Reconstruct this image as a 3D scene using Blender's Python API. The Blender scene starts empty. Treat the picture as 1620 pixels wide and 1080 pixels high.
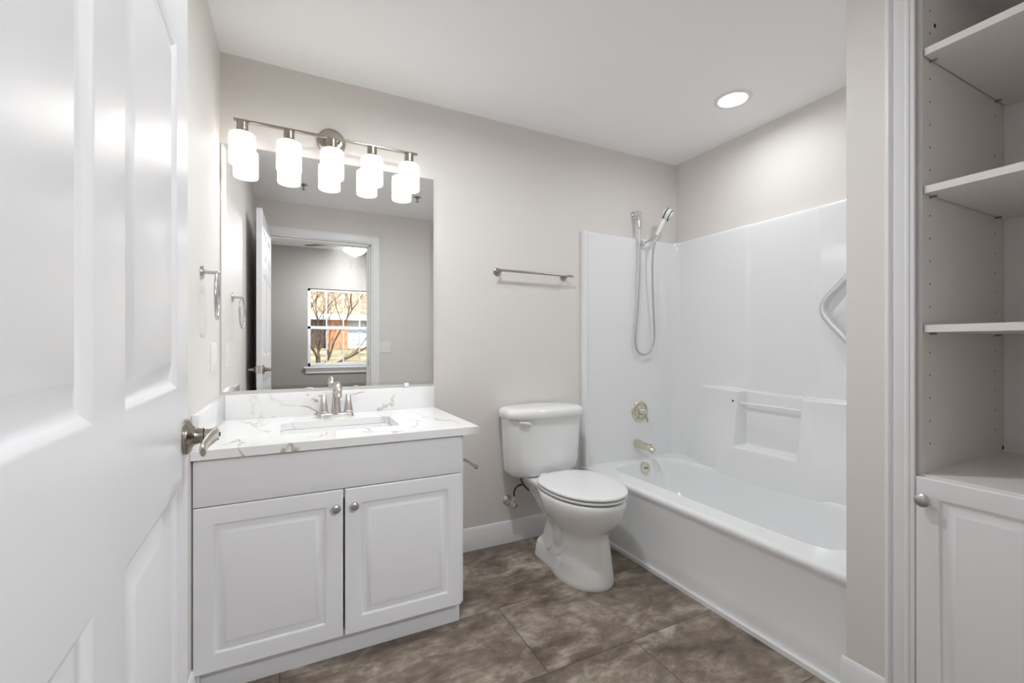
import bpy, bmesh, math, random
from mathutils import Vector, Matrix
PI = math.pi
S = bpy.context.scene
COL = S.collection

# ------------------------------------------------------------------ camera, sky, exposure
H = 1.1537
cam_d = bpy.data.cameras.new('camera'); cam = bpy.data.objects.new('camera', cam_d); COL.objects.link(cam)
cam_d.sensor_width = 36; cam_d.lens = 699.3 / 1620 * 36; cam_d.shift_y = 6.1 / 1620
cam_d.clip_start = 0.02
cam.location = (0, 0, H); cam.rotation_euler = (PI / 2, 0, -math.radians(26.61))
S.camera = cam
S.view_settings.view_transform = 'Standard'
S.view_settings.look = 'None'
S.view_settings.exposure = 1.24
S.view_settings.gamma = 1.0
S.view_settings.use_curve_mapping = False
S.cycles.max_bounces = 14
S.cycles.diffuse_bounces = 8
S.cycles.glossy_bounces = 8
S.cycles.sample_clamp_indirect = 6

W = bpy.data.worlds.new('sky'); S.world = W; W.use_nodes = True
nt = W.node_tree; bg = nt.nodes['Background']
sky = nt.nodes.new('ShaderNodeTexSky'); sky.sky_type = 'NISHITA'
sky.sun_disc = False; sky.sun_elevation = math.radians(42); sky.sun_rotation = math.radians(60)
nt.links.new(sky.outputs[0], bg.inputs[0]); bg.inputs[1].default_value = 0.22

def light(name, kind, loc, energy, color=(1, 1, 1), rot=(0, 0, 0), size=0.1, **kw):
    d = bpy.data.lights.new(name, kind); d.energy = energy; d.color = color
    if kind == 'AREA':
        d.shape = kw.get('shape', 'DISK'); d.size = size
        if 'size_y' in kw: d.size_y = kw['size_y']
        if 'spread' in kw: d.spread = kw['spread']
    elif kind == 'SUN':
        d.angle = 0.01
    else:
        d.shadow_soft_size = size
    if kind == 'SPOT':
        d.spot_size = kw.get('spot', PI * 0.8); d.spot_blend = 0.6
    o = bpy.data.objects.new(name, d); COL.objects.link(o); o.location = loc; o.rotation_euler = rot
    return o

WARM = (0.94, 0.965, 1.0)
NEUT = (0.93, 0.965, 1.0)
SUN = light('sun', 'SUN', (0, 0, 8), 3.2, (1, 0.93, 0.82), (math.radians(48), 0, math.radians(150)))
CAN_W, FILL_CAN_W, VAN_W, FAN_W, FAN_EMIT = 1.4, 5.4, 1.1, 36.0, 2.5
light('tub_or_fill_can_light', 'AREA', (2.092, 1.568, 2.436), CAN_W, NEUT, size=0.14, spread=math.radians(172))
light('tub_or_fill_can_light', 'AREA', (0.64, 1.37, 2.436), FILL_CAN_W, NEUT, size=0.14, spread=math.radians(172))  # added lamp, out of view, evens out the room light

# ------------------------------------------------------------------ materials
def mat(name, color, rough=0.5, metal=0.0, spec=0.5, coat=0.0, bump=None, emit=None, aniso=None):
    m = bpy.data.materials.new(name); m.use_nodes = True
    t = m.node_tree; p = t.nodes['Principled BSDF']
    p.inputs['Base Color'].default_value = (*color, 1)
    p.inputs['Roughness'].default_value = rough
    p.inputs['Metallic'].default_value = metal
    p.inputs['Specular IOR Level'].default_value = spec
    if coat: p.inputs['Coat Weight'].default_value = coat; p.inputs['Coat Roughness'].default_value = 0.05
    if emit: p.inputs['Emission Color'].default_value = (*emit[0], 1); p.inputs['Emission Strength'].default_value = emit[1]
    if bump:
        sc, st, dist = bump
        tc = t.nodes.new('ShaderNodeTexCoord'); n = t.nodes.new('ShaderNodeTexNoise'); b = t.nodes.new('ShaderNodeBump')
        n.inputs['Scale'].default_value = sc; n.inputs['Detail'].default_value = 3
        b.inputs['Strength'].default_value = st; b.inputs['Distance'].default_value = dist
        t.links.new(tc.outputs['Object'], n.inputs['Vector']); t.links.new(n.outputs['Fac'], b.inputs['Height'])
        t.links.new(b.outputs['Normal'], p.inputs['Normal'])
    return m

M = {}
M['wall'] = mat('taupe_wall_paint', (0.755, 0.722, 0.692), 0.55, bump=(220, 0.12, 0.002))
M['ceiling'] = mat('ceiling_paint', (0.94, 0.94, 0.94), 0.8)
M['white_trim'] = mat('white_trim_paint', (0.85, 0.85, 0.86), 0.3)
M['door'] = mat('white_door_paint', (0.85, 0.85, 0.865), 0.28, bump=(60, 0.10, 0.0015))
M['cabinet'] = mat('white_cabinet_foil', (0.82, 0.82, 0.835), 0.32)
M['dark'] = mat('dark_gap', (0.015, 0.015, 0.015), 0.8)
M['melamine'] = mat('cream_melamine', (0.80, 0.775, 0.755), 0.5)
M['porcelain'] = mat('white_porcelain', (0.84, 0.845, 0.84), 0.06, coat=0.3)
M['acrylic'] = mat('white_tub_gelcoat', (0.84, 0.845, 0.85), 0.12, bump=(14, 0.04, 0.004))
M['seat'] = mat('white_seat_plastic', (0.82, 0.82, 0.82), 0.2)
M['nickel'] = mat('brushed_nickel', (0.60, 0.56, 0.51), 0.24, 1.0)
M['satin'] = mat('satin_nickel', (0.56, 0.56, 0.56), 0.28, 1.0)
M['dark_nickel'] = mat('dark_brushed_nickel', (0.42, 0.385, 0.335), 0.28, 1.0)
M['chrome'] = mat('chrome', (0.75, 0.75, 0.76), 0.08, 1.0)
M['polished'] = mat('polished_nickel', (0.72, 0.69, 0.58), 0.09, 1.0)
M['antique'] = mat('antique_nickel', (0.37, 0.335, 0.285), 0.2, 1.0)
M['darkhose'] = mat('dark_braided_hose', (0.13, 0.10, 0.09), 0.35, 0.8)
M['mirror'] = mat('mirror_silver', (0.93, 0.935, 0.93), 0.0, 1.0)
M['plastic'] = mat('white_plastic', (0.82, 0.82, 0.80), 0.3)
M['greyplastic'] = mat('pale_grey_plastic', (0.62, 0.61, 0.60), 0.3)
M['blackrubber'] = mat('black_rubber', (0.03, 0.03, 0.03), 0.5)
M['knurl'] = mat('knurled_grip', (0.70, 0.70, 0.71), 0.3, 0.6, bump=(400, 0.6, 0.002))
M['shade'] = mat('opal_glass', (0.30, 0.275, 0.24), 0.25, emit=((1.0, 0.93, 0.82), 0.30))
M['bulb'] = mat('glowing_bulb', (1, 1, 1), 0.5, emit=((1.0, 0.94, 0.85), 12))
M['lens'] = mat('can_lens', (1, 1, 1), 0.5, emit=((1.0, 0.98, 0.95), 6))
M['fanshade'] = mat('fan_opal_glass', (1, 1, 1), 0.4, emit=((1.0, 0.98, 0.95), FAN_EMIT))
M['red'] = mat('hot_mark_red', (0.5, 0.05, 0.03), 0.4)
M['brown'] = mat('brown_fan_blade', (0.16, 0.12, 0.10), 0.4)

# shade glass: glows by itself, and lets the bulb inside shine through
def shade_mat():
    m = M['shade']; t = m.node_tree; p = t.nodes['Principled BSDF']; out = t.nodes['Material Output']
    tr = t.nodes.new('ShaderNodeBsdfTranslucent'); tr.inputs[0].default_value = (0.92, 0.88, 0.80, 1)
    mx = t.nodes.new('ShaderNodeMixShader'); mx.inputs[0].default_value = 0.03
    tp = t.nodes.new('ShaderNodeBsdfTransparent'); tp.inputs[0].default_value = (1, 1, 1, 1)
    m2 = t.nodes.new('ShaderNodeMixShader'); m2.inputs[0].default_value = 0.34
    t.links.new(p.outputs[0], mx.inputs[1]); t.links.new(tr.outputs[0], mx.inputs[2]); t.links.new(mx.outputs[0], m2.inputs[1]); t.links.new(tp.outputs[0], m2.inputs[2]); t.links.new(m2.outputs[0], out.inputs[0])
shade_mat()

def N(t, kind, **kw):
    n = t.nodes.new(kind)
    for k, v in kw.items(): setattr(n, k, v)
    return n

def ramp(t, stops):
    r = t.nodes.new('ShaderNodeValToRGB'); e = r.color_ramp.elements
    while len(e) < len(stops): e.new(0.5)
    for q, (pos, c) in zip(e, stops): q.position = pos; q.color = (*c, 1)
    return r

def floor_mat():
    m = bpy.data.materials.new('slate_look_tile'); m.use_nodes = True; t = m.node_tree; p = t.nodes['Principled BSDF']; L = t.links.new
    tc = N(t, 'ShaderNodeTexCoord')
    mp = N(t, 'ShaderNodeMapping'); mp.inputs['Location'].default_value = (1.344, 0.377, 0)
    L(tc.outputs['Object'], mp.inputs['Vector'])
    br = N(t, 'ShaderNodeTexBrick'); br.offset = 0.4545; br.offset_frequency = 2
    br.inputs['Color1'].default_value = (0, 0, 0, 1); br.inputs['Color2'].default_value = (1, 1, 1, 1); br.inputs['Mortar'].default_value = (0.5, 0.5, 0.5, 1)
    br.inputs['Scale'].default_value = 1; br.inputs['Mortar Size'].default_value = 0.0016; br.inputs['Mortar Smooth'].default_value = 0.2
    br.inputs['Brick Width'].default_value = 0.848; br.inputs['Row Height'].default_value = 0.428
    L(mp.outputs[0], br.inputs['Vector'])
    mul = N(t, 'ShaderNodeMath', operation='MULTIPLY'); mul.inputs[1].default_value = 37.0
    L(br.outputs['Color'], mul.inputs[0])
    st = N(t, 'ShaderNodeMapping'); st.inputs['Scale'].default_value = (1.0, 1.75, 1); st.inputs['Rotation'].default_value = (0, 0, 0.12)
    L(tc.outputs['Object'], st.inputs['Vector'])
    n1 = N(t, 'ShaderNodeTexNoise', noise_dimensions='4D'); n1.inputs['Scale'].default_value = 3.4; n1.inputs['Detail'].default_value = 10; n1.inputs['Roughness'].default_value = 0.64; n1.inputs['Distortion'].default_value = 0.9
    n2 = N(t, 'ShaderNodeTexNoise', noise_dimensions='4D'); n2.inputs['Scale'].default_value = 11; n2.inputs['Detail'].default_value = 9; n2.inputs['Roughness'].default_value = 0.72; n2.inputs['Distortion'].default_value = 0.6
    for n in (n1, n2): L(st.outputs[0], n.inputs['Vector']); L(mul.outputs[0], n.inputs['W'])
    ad = N(t, 'ShaderNodeMix'); ad.inputs[0].default_value = 0.38
    L(n1.outputs['Fac'], ad.inputs[2]); L(n2.outputs['Fac'], ad.inputs[3])
    r = ramp(t, [(0.37, (0.0819, 0.0603, 0.0438)), (0.44, (0.1502, 0.1154, 0.0867)), (0.50, (0.2184, 0.1748, 0.1347)), (0.55, (0.3322, 0.2795, 0.2230)), (0.62, (0.5096, 0.4525, 0.3830))])
    L(ad.outputs[0], r.inputs[0])
    gm = N(t, 'ShaderNodeMix', data_type='RGBA'); gm.inputs[7].default_value = (0.05, 0.04, 0.032, 1)
    L(br.outputs['Fac'], gm.inputs[0]); L(r.outputs[0], gm.inputs[6]); L(gm.outputs[2], p.inputs['Base Color'])
    p.inputs['Roughness'].default_value = 0.38
    b = N(t, 'ShaderNodeBump'); b.inputs['Strength'].default_value = 0.25; b.inputs['Distance'].default_value = 0.004
    s = N(t, 'ShaderNodeMath', operation='SUBTRACT'); L(ad.outputs[0], s.inputs[0]); L(br.outputs['Fac'], s.inputs[1]); L(s.outputs[0], b.inputs['Height'])
    L(b.outputs[0], p.inputs['Normal'])
    return m
M['floor'] = floor_mat()

def quartz_mat():
    m = bpy.data.materials.new('veined_white_quartz'); m.use_nodes = True; t = m.node_tree; p = t.nodes['Principled BSDF']; L = t.links.new
    tc = N(t, 'ShaderNodeTexCoord')
    mp = N(t, 'ShaderNodeMapping'); mp.inputs['Rotation'].default_value = (0.3, 0.5, 0.6); mp.inputs['Scale'].default_value = (1.4, 0.9, 1.0); mp.inputs['Location'].default_value = (0.35, 0.1, 0.2)
    L(tc.outputs['Object'], mp.inputs[0])
    n = N(t, 'ShaderNodeTexNoise'); n.inputs['Scale'].default_value = 1.9; n.inputs['Detail'].default_value = 5; n.inputs['Roughness'].default_value = 0.5; n.inputs['Distortion'].default_value = 0.5
    L(mp.outputs[0], n.inputs['Vector'])
    a = N(t, 'ShaderNodeMath', operation='SUBTRACT'); a.inputs[1].default_value = 0.5; L(n.outputs['Fac'], a.inputs[0])
    b = N(t, 'ShaderNodeMath', operation='ABSOLUTE'); L(a.outputs[0], b.inputs[0])
    r = ramp(t, [(0.0, (1, 1, 1)), (0.0035, (0.45, 0.45, 0.45)), (0.0085, (0, 0, 0))]); L(b.outputs[0], r.inputs[0])
    n2 = N(t, 'ShaderNodeTexNoise'); n2.inputs['Scale'].default_value = 4.5; n2.inputs['Detail'].default_value = 2; L(mp.outputs[0], n2.inputs['Vector'])
    r2 = ramp(t, [(0.40, (0, 0, 0)), (0.58, (1, 1, 1))]); L(n2.outputs['Fac'], r2.inputs[0])
    mu = N(t, 'ShaderNodeMath', operation='MULTIPLY'); L(r.outputs[0], mu.inputs[0]); L(r2.outputs[0], mu.inputs[1])
    mx = N(t, 'ShaderNodeMix', data_type='RGBA'); mx.inputs[6].default_value = (0.83, 0.83, 0.825, 1); mx.inputs[7].default_value = (0.36, 0.28, 0.21, 1)
    L(mu.outputs[0], mx.inputs[0]); L(mx.outputs[2], p.inputs['Base Color'])
    p.inputs['Roughness'].default_value = 0.12
    return m
M['quartz'] = quartz_mat()

def noise_mat(name, c1, c2, scale, rough=0.9, stretch=(1, 1, 1), detail=4):
    m = bpy.data.materials.new(name); m.use_nodes = True; t = m.node_tree; p = t.nodes['Principled BSDF']; L = t.links.new
    tc = N(t, 'ShaderNodeTexCoord'); mp = N(t, 'ShaderNodeMapping'); mp.inputs['Scale'].default_value = stretch
    n = N(t, 'ShaderNodeTexNoise'); n.inputs['Scale'].default_value = scale; n.inputs['Detail'].default_value = detail
    L(tc.outputs['Object'], mp.inputs[0]); L(mp.outputs[0], n.inputs['Vector'])
    r = ramp(t, [(0.35, c1), (0.65, c2)]); L(n.outputs['Fac'], r.inputs[0]); L(r.outputs[0], p.inputs['Base Color'])
    p.inputs['Roughness'].default_value = rough
    return m
M['lawn'] = noise_mat('winter_lawn', (0.20, 0.16, 0.07), (0.36, 0.29, 0.14), 3)
M['shingle'] = noise_mat('brown_roof_shingles', (0.26, 0.17, 0.10), (0.52, 0.38, 0.25), 5, stretch=(1, 1, 3))
M['bark'] = noise_mat('tree_bark', (0.05, 0.035, 0.025), (0.12, 0.085, 0.06), 12)
M['siding'] = mat('pale_blue_siding', (0.50, 0.56, 0.62), 0.6)
M['brick'] = noise_mat('orange_brick', (0.36, 0.16, 0.08), (0.50, 0.25, 0.13), 8)
M['woodslat'] = noise_mat('weathered_fence_wood', (0.30, 0.25, 0.16), (0.50, 0.44, 0.33), 4, stretch=(1, 1, 4))
M['carpet'] = mat('beige_carpet', (0.42, 0.38, 0.33), 0.95, bump=(600, 0.5, 0.004))
M['bedwall'] = mat('taupe_bedroom_paint', (0.33, 0.315, 0.295), 0.6)
g = bpy.data.materials.new('window_glass'); g.use_nodes = True
_t = g.node_tree; _t.nodes.remove(_t.nodes['Principled BSDF'])
_a = _t.nodes.new('ShaderNodeBsdfTransparent'); _b = _t.nodes.new('ShaderNodeBsdfGlossy'); _b.inputs['Roughness'].default_value = 0.02
_f = _t.nodes.new('ShaderNodeFresnel'); _f.inputs[0].default_value = 1.3; _m = _t.nodes.new('ShaderNodeMixShader')
_t.links.new(_f.outputs[0], _m.inputs[0]); _t.links.new(_a.outputs[0], _m.inputs[1]); _t.links.new(_b.outputs[0], _m.inputs[2]); _t.links.new(_m.outputs[0], _t.nodes['Material Output'].inputs[0])
M['glass'] = g

# ------------------------------------------------------------------ mesh builder
class MB:
    def __init__(s): s.v = []; s.f = []; s.mi = []; s.cur = 0
    def add(s, vs, fs):
        o = len(s.v); s.v += [tuple(q) for q in vs]
        for f in fs: s.f.append([o + i for i in f]); s.mi.append(s.cur)
        return s
    def bm(s, b):
        b.verts.ensure_lookup_table(); b.verts.index_update()
        r = s.add([v.co[:] for v in b.verts], [[v.index for v in f.verts] for f in b.faces]); b.free(); return r
    def box(s, x0, x1, y0, y1, z0, z1, bev=0.0, seg=2):
        b = bmesh.new(); bmesh.ops.create_cube(b, size=1)
        for v in b.verts: v.co = Vector(((x0 + x1) / 2 + v.co.x * (x1 - x0), (y0 + y1) / 2 + v.co.y * (y1 - y0), (z0 + z1) / 2 + v.co.z * (z1 - z0)))
        if bev: bmesh.ops.bevel(b, geom=b.edges[:], offset=bev, segments=seg, profile=0.5, affect='EDGES', clamp_overlap=True)
        return s.bm(b)
    def lathe(s, prof, origin=(0, 0, 0), axis=(0, 0, 1), n=32, a0=0, a1=2 * PI):
        ax = Vector(axis).normalized(); q = ax.to_track_quat('Z', 'Y').to_matrix(); o = Vector(origin)
        full = abs(a1 - a0 - 2 * PI) < 1e-6; m = n if full else n + 1
        vs = []; fs = []
        for r, h in prof:
            for i in range(m):
                a = a0 + (a1 - a0) * i / n
                vs.append(o + q @ Vector((r * math.cos(a), r * math.sin(a), h)))
        for k in range(len(prof) - 1):
            for i in range(n):
                j = (i + 1) % m; fs.append((k * m + i, k * m + j, (k + 1) * m + j, (k + 1) * m + i))
        return s.add(vs, fs)
    def loft(s, loops, closed=True, cap0=True, cap1=True):
        n = len(loops[0]); vs = [p for l in loops for p in l]; fs = []
        for k in range(len(loops) - 1):
            for i in range(n if closed else n - 1):
                j = (i + 1) % n; fs.append((k * n + i, k * n + j, (k + 1) * n + j, (k + 1) * n + i))
        if cap0: fs.append(tuple(range(n))[::-1])
        if cap1: fs.append(tuple((len(loops) - 1) * n + i for i in range(n)))
        return s.add(vs, fs)
    def tube(s, pts, r, n=12, cap=True, sub=0, flat=None):
        P = [Vector(p) for p in pts]
        rr = list(r) if isinstance(r, (list, tuple)) else [r] * len(P)
        if sub:
            Q = []; RR = []
            for i in range(len(P) - 1):
                p0 = P[max(i - 1, 0)]; p1 = P[i]; p2 = P[i + 1]; p3 = P[min(i + 2, len(P) - 1)]
                for k in range(sub):
                    t = k / sub
                    Q.append(0.5 * ((2 * p1) + (p2 - p0) * t + (2 * p0 - 5 * p1 + 4 * p2 - p3) * t * t + (3 * p1 - p0 - 3 * p2 + p3) * t ** 3))
                    RR.append(rr[i] * (1 - t) + rr[i + 1] * t)
            Q.append(P[-1]); RR.append(rr[-1]); P, rr = Q, RR
        loops = []; up = None
        for i, p in enumerate(P):
            d = (P[min(i + 1, len(P) - 1)] - P[max(i - 1, 0)]).normalized()
            if up is None:
                up = Vector((0, 0, 1)) if abs(d.z) < 0.9 else Vector((1, 0, 0))
            x = d.cross(up).normalized(); up = x.cross(d).normalized()
            fx, fy = flat or (1, 1)
            loops.append([p + rr[i] * (fx * x * math.cos(a) + fy * up * math.sin(a)) for a in [2 * PI * k / n for k in range(n)]])
        return s.loft(loops, True, cap, cap)
    def sphere(s, c, r, n=16, sc=(1, 1, 1)):
        b = bmesh.new(); bmesh.ops.create_uvsphere(b, u_segments=n, v_segments=max(6, n // 2), radius=1)
        for v in b.verts: v.co = Vector((c[0] + v.co.x * r * sc[0], c[1] + v.co.y * r * sc[1], c[2] + v.co.z * r * sc[2]))
        return s.bm(b)
    def prism(s, poly, fn, a, b_):           # extrude a 2D polygon: fn(u, v, w)
        n = len(poly)
        vs = [fn(u, v, a) for u, v in poly] + [fn(u, v, b_) for u, v in poly]
        fs = [tuple(range(n))[::-1], tuple(range(n, 2 * n))] + [(i, (i + 1) % n, n + (i + 1) % n, n + i) for i in range(n)]
        return s.add(vs, fs)
    def holed(s, outer, holes, z0, z1, fn=lambda x, y, z: (x, y, z)):   # slab with holes
        b = bmesh.new(); allv = []
        for loop in [outer] + holes:
            vs = [b.verts.new((x, y, 0)) for x, y in loop]; allv.append(vs)
            for i in range(len(vs)): b.edges.new((vs[i], vs[(i + 1) % len(vs)]))
        bmesh.ops.triangle_fill(b, use_beauty=True, use_dissolve=False, edges=b.edges[:])
        bmesh.ops.recalc_face_normals(b, faces=b.faces[:])
        b.verts.index_update()
        base = [v.co.copy() for v in b.verts]; fs = [[v.index for v in f.verts] for f in b.faces]
        n = len(base)
        s.add([fn(q.x, q.y, z1) for q in base] + [fn(q.x, q.y, z0) for q in base], fs + [[n + i for i in f[::-1]] for f in fs])
        k = 0
        for loop in [outer] + holes:
            m = len(loop)
            s.add([fn(x, y, z1) for x, y in loop] + [fn(x, y, z0) for x, y in loop], [(i, (i + 1) % m, m + (i + 1) % m, m + i) for i in range(m)])
        b.free(); return s

ROOT = {}
def wloc(o):
    return ROOT.get(o.name, Vector((0, 0, 0)))
def build(name, mb, m, parent=None, angle=35, weld=True):
    base = wloc(parent) if parent else Vector((0, 0, 0))
    me = bpy.data.meshes.new(name)
    me.from_pydata([tuple(Vector(v) - base) for v in mb.v], [], mb.f)
    b = bmesh.new(); b.from_mesh(me)
    if weld: bmesh.ops.remove_doubles(b, verts=b.verts[:], dist=1e-5)
    bmesh.ops.recalc_face_normals(b, faces=b.faces[:]); b.to_mesh(me); b.free()
    ms = m if isinstance(m, list) else [m]
    for q in ms: me.materials.append(q)
    if len(ms) > 1:
        for p, i in zip(me.polygons, mb.mi): p.material_index = i
    if angle:
        for p in me.polygons: p.use_smooth = True
        me.set_sharp_from_angle(angle=math.radians(angle))
    o = bpy.data.objects.new(name, me); COL.objects.link(o)
    if parent: o.parent = parent; ROOT[o.name] = base
    return o
def thing(name, label, cat, loc=(0, 0, 0), group=None):
    o = bpy.data.objects.new(name, None); COL.objects.link(o); o.location = loc; o.empty_display_size = 0.05
    ROOT[o.name] = Vector(loc); o['label'] = label; o['category'] = cat
    if group: o['group'] = group
    return o
def tag(o, label, cat, group=None, kind=None):
    o['label'] = label; o['category'] = cat
    if group: o['group'] = group
    if kind: o['kind'] = kind
    return o
def struct(name, mb, m, parent=None, angle=30, label=None, cat=None):
    o = build(name, mb, m, parent, angle)
    if not parent: o['kind'] = 'structure'
    if label: o['label'] = label; o['category'] = cat or name.split('_')[0]
    return o
def sm(a, b, x):
    t = min(1, max(0, (x - a) / (b - a))); return t * t * (3 - 2 * t)
def lerp(a, b, t): return a + (b - a) * t
def interp(tab, x):
    if x <= tab[0][0]: return tab[0][1:]
    for p, q in zip(tab, tab[1:]):
        if x <= q[0]:
            t = (x - p[0]) / (q[0] - p[0]); return [lerp(a, b, t) for a, b in zip(p[1:], q[1:])]
    return tab[-1][1:]
def rrect(x0, x1, y0, y1, r, n=6):
    out = []
    for cx, cy, a in ((x1 - r, y1 - r, 0), (x0 + r, y1 - r, PI / 2), (x0 + r, y0 + r, PI), (x1 - r, y0 + r, 1.5 * PI)):
        for i in range(n + 1):
            q = a + PI / 2 * i / n; out.append((cx + r * math.cos(q), cy + r * math.sin(q)))
    return out

# face with raised panels in local (p, q, depth) coordinates: p across, q up, depth outwards
def panel_slab(mb, w, h, t, panels, rings, fn, back=True, edge=0.003):
    xs = sorted(set([edge, w - edge] + [p[0] for p in panels] + [p[2] for p in panels]))
    zs = sorted(set([edge, h - edge] + [p[1] for p in panels] + [p[3] for p in panels]))
    inside = lambda x, z: any(p[0] < x < p[2] and p[1] < z < p[3] for p in panels)
    def side(d, sgn):
        for i in range(len(xs) - 1):
            for j in range(len(zs) - 1):
                if not inside((xs[i] + xs[i + 1]) / 2, (zs[j] + zs[j + 1]) / 2):
                    mb.add([fn(xs[i], zs[j], d), fn(xs[i + 1], zs[j], d), fn(xs[i + 1], zs[j + 1], d), fn(xs[i], zs[j + 1], d)], [(0, 1, 2, 3)])
        for a, b, c, e in panels:
            loops = [[fn(a + o, b + o, d + sgn * k), fn(c - o, b + o, d + sgn * k), fn(c - o, e - o, d + sgn * k), fn(a + o, e - o, d + sgn * k)] for o, k in rings]
            mb.loft(loops, True, False, True)
        A = [(0, 0), (w, 0), (w, h), (0, h)]; B = [(edge, edge), (w - edge, edge), (w - edge, h - edge), (edge, h - edge)]
        mb.loft([[fn(x, z, d - sgn * edge) for x, z in A], [fn(x, z, d) for x, z in B]], True, False, False)
    side(t, 1)
    A = [(0, 0), (w, 0), (w, h), (0, h)]
    if back:
        side(0, -1); lo = edge
    else:
        mb.add([fn(x, z, 0) for x, z in A], [(3, 2, 1, 0)]); lo = 0
    mb.loft([[fn(x, z, lo) for x, z in A], [fn(x, z, t - edge) for x, z in A]], True, False, False)

def knob_profile(r=0.016, l=0.026):
    return [(0.0075, 0), (0.0065, 0.004), (0.0055, l * 0.45), (r * 0.8, l * 0.58), (r, l * 0.72), (r * 0.97, l * 0.82), (r * 0.75, l * 0.94), (r * 0.35, l), (0, l * 1.01)]

# ------------------------------------------------------------------ room shell
XL, XR, D, ZC, YD = -0.28, 2.5015, 2.333, 2.456, 0.145
XW = 1.64                       # face of the linen-closet wall / tub apron line
b = MB(); b.box(XL - 0.1, XR + 0.1, 0.02, D + 0.1, -0.1, 0); struct('floor', b, M['floor'], angle=0)
b = MB(); b.box(XL - 0.1, XR + 0.1, 0.02, D + 0.1, ZC, ZC + 0.1); struct('ceiling', b, M['ceiling'], angle=0)
b = MB(); b.box(XL - 0.1, XR + 0.1, D, D + 0.1, 0, ZC); struct('wall_back', b, M['wall'], angle=0)
b = MB(); b.box(XL - 0.1, XL, 0.02, D, 0, ZC); struct('wall_left', b, M['wall'], angle=0)
b = MB(); b.box(XR, XR + 0.1, 0.02, D, 0, ZC); struct('wall_right', b, M['wall'], angle=0)
# door wall with doorway
DX0, DX1, DH = -0.19, 0.70, 2.135
b = MB(); b.box(XL, DX0, 0.02, YD, 0, ZC); b.box(DX1, XW + 0.11, 0.02, YD, 0, ZC); b.box(DX0, DX1, 0.02, YD, DH, ZC); struct('wall_front', b, M['wall'], angle=0)
# wing wall between tub and linen closet
b = MB(); b.box(XW, XW + 0.013, 0.772, 0.81, 0, ZC); struct('wall_return', b, M['wall'], angle=0)
b = MB(); b.box(XW, XR, 0.655, 0.772, 0, ZC); b.box(XW, XW + 0.11, YD, 0.2, 0, ZC); b.box(XW, XW + 0.11, 0.2, 0.655, 2.32, ZC); struct('wall_closet', b, M['wall'], angle=0)

# baseboards
BASE = [(0, 0), (0.013, 0), (0.013, 0.092), (0.0105, 0.098), (0.0105, 0.104), (0.008, 0.112), (0.006, 0.12), (0.003, 0.125), (0, 0.126)]
b = MB(); b.prism(BASE, lambda u, v, w: (w, D - u, v), 0.634, 1.655); struct('baseboard_back', b, M['white_trim'])
b = MB(); b.prism(BASE, lambda u, v, w: (XW - u, w, v), 0.697, 0.822); b.prism(BASE, lambda u, v, w: (XW - u, w, v), YD, 0.145 + 0.05); struct('baseboard_right', b, M['white_trim'])
b = MB(); b.prism(BASE, lambda u, v, w: (w, YD + u, v), 0.785, XW); struct('baseboard_front', b, M['white_trim'])
b = MB(); b.prism(BASE, lambda u, v, w: (XL + u, w, v), YD, 1.716); struct('baseboard_left', b, M['white_trim'])

# closet casing (fluted)
CAS = [(0, 0), (0, 0.017), (0.003, 0.020), (0.010, 0.020), (0.014, 0.016), (0.0155, 0.010), (0.018, 0.010), (0.020, 0.0145), (0.040, 0.0115), (0.045, 0.0085), (0.0465, 0.012), (0.050, 0.0145), (0.056, 0.013), (0.059, 0.0095), (0.066, 0.008), (0.068, 0.006), (0.068, 0)]
b = MB(); b.prism(CAS, lambda u, v, w: (XW - v, 0.697 - u, w), 0, 2.32 + 0.065); b.prism(CAS, lambda u, v, w: (XW - v, 0.148 + u, w), 0, 2.385)
b.prism(CAS, lambda u, v, w: (XW - v, w, 2.385 - u), 0.148, 0.697)
struct('trim_1', b, M['white_trim'], label='white fluted casing around the linen closet opening', cat='trim')
# doorway casing + jamb
b = MB()
C2 = [(0, 0), (0, 0.018), (0.008, 0.018), (0.014, 0.014), (0.06, 0.012), (0.066, 0.016), (0.072, 0.012), (0.080, 0.008), (0.080, 0)]
for yf, sg in ((YD, 1), (0.02, -1)):
    b.prism(C2, lambda u, v, w: (DX0 - 0.086 + u, yf + sg * v, w), 0, DH + 0.086)
    b.prism(C2, lambda u, v, w: (DX1 + 0.086 - u, yf + sg * v, w), 0, DH + 0.086)
    b.prism(C2, lambda u, v, w: (w, yf + sg * v, DH + 0.086 - u), DX0 - 0.086, DX1 + 0.086)
b.box(DX0 - 0.003, DX0 + 0.012, 0.02, YD, 0, DH); b.box(DX1 - 0.012, DX1 + 0.003, 0.02, YD, 0, DH); b.box(DX0, DX1, 0.02, YD, DH - 0.012, DH + 0.003)
b.box(DX1 - 0.022, DX1 - 0.012, 0.05, 0.085, 0, DH - 0.012)
tr2 = struct('trim_2', b, M['white_trim'], label='white casing and jamb of the bathroom doorway', cat='trim')
b = MB(); b.box(DX1 - 0.0135, DX1 - 0.0115, 0.098, 0.128, 0.955, 1.015); build('strike_plate', b, M['antique'], tr2)

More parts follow.
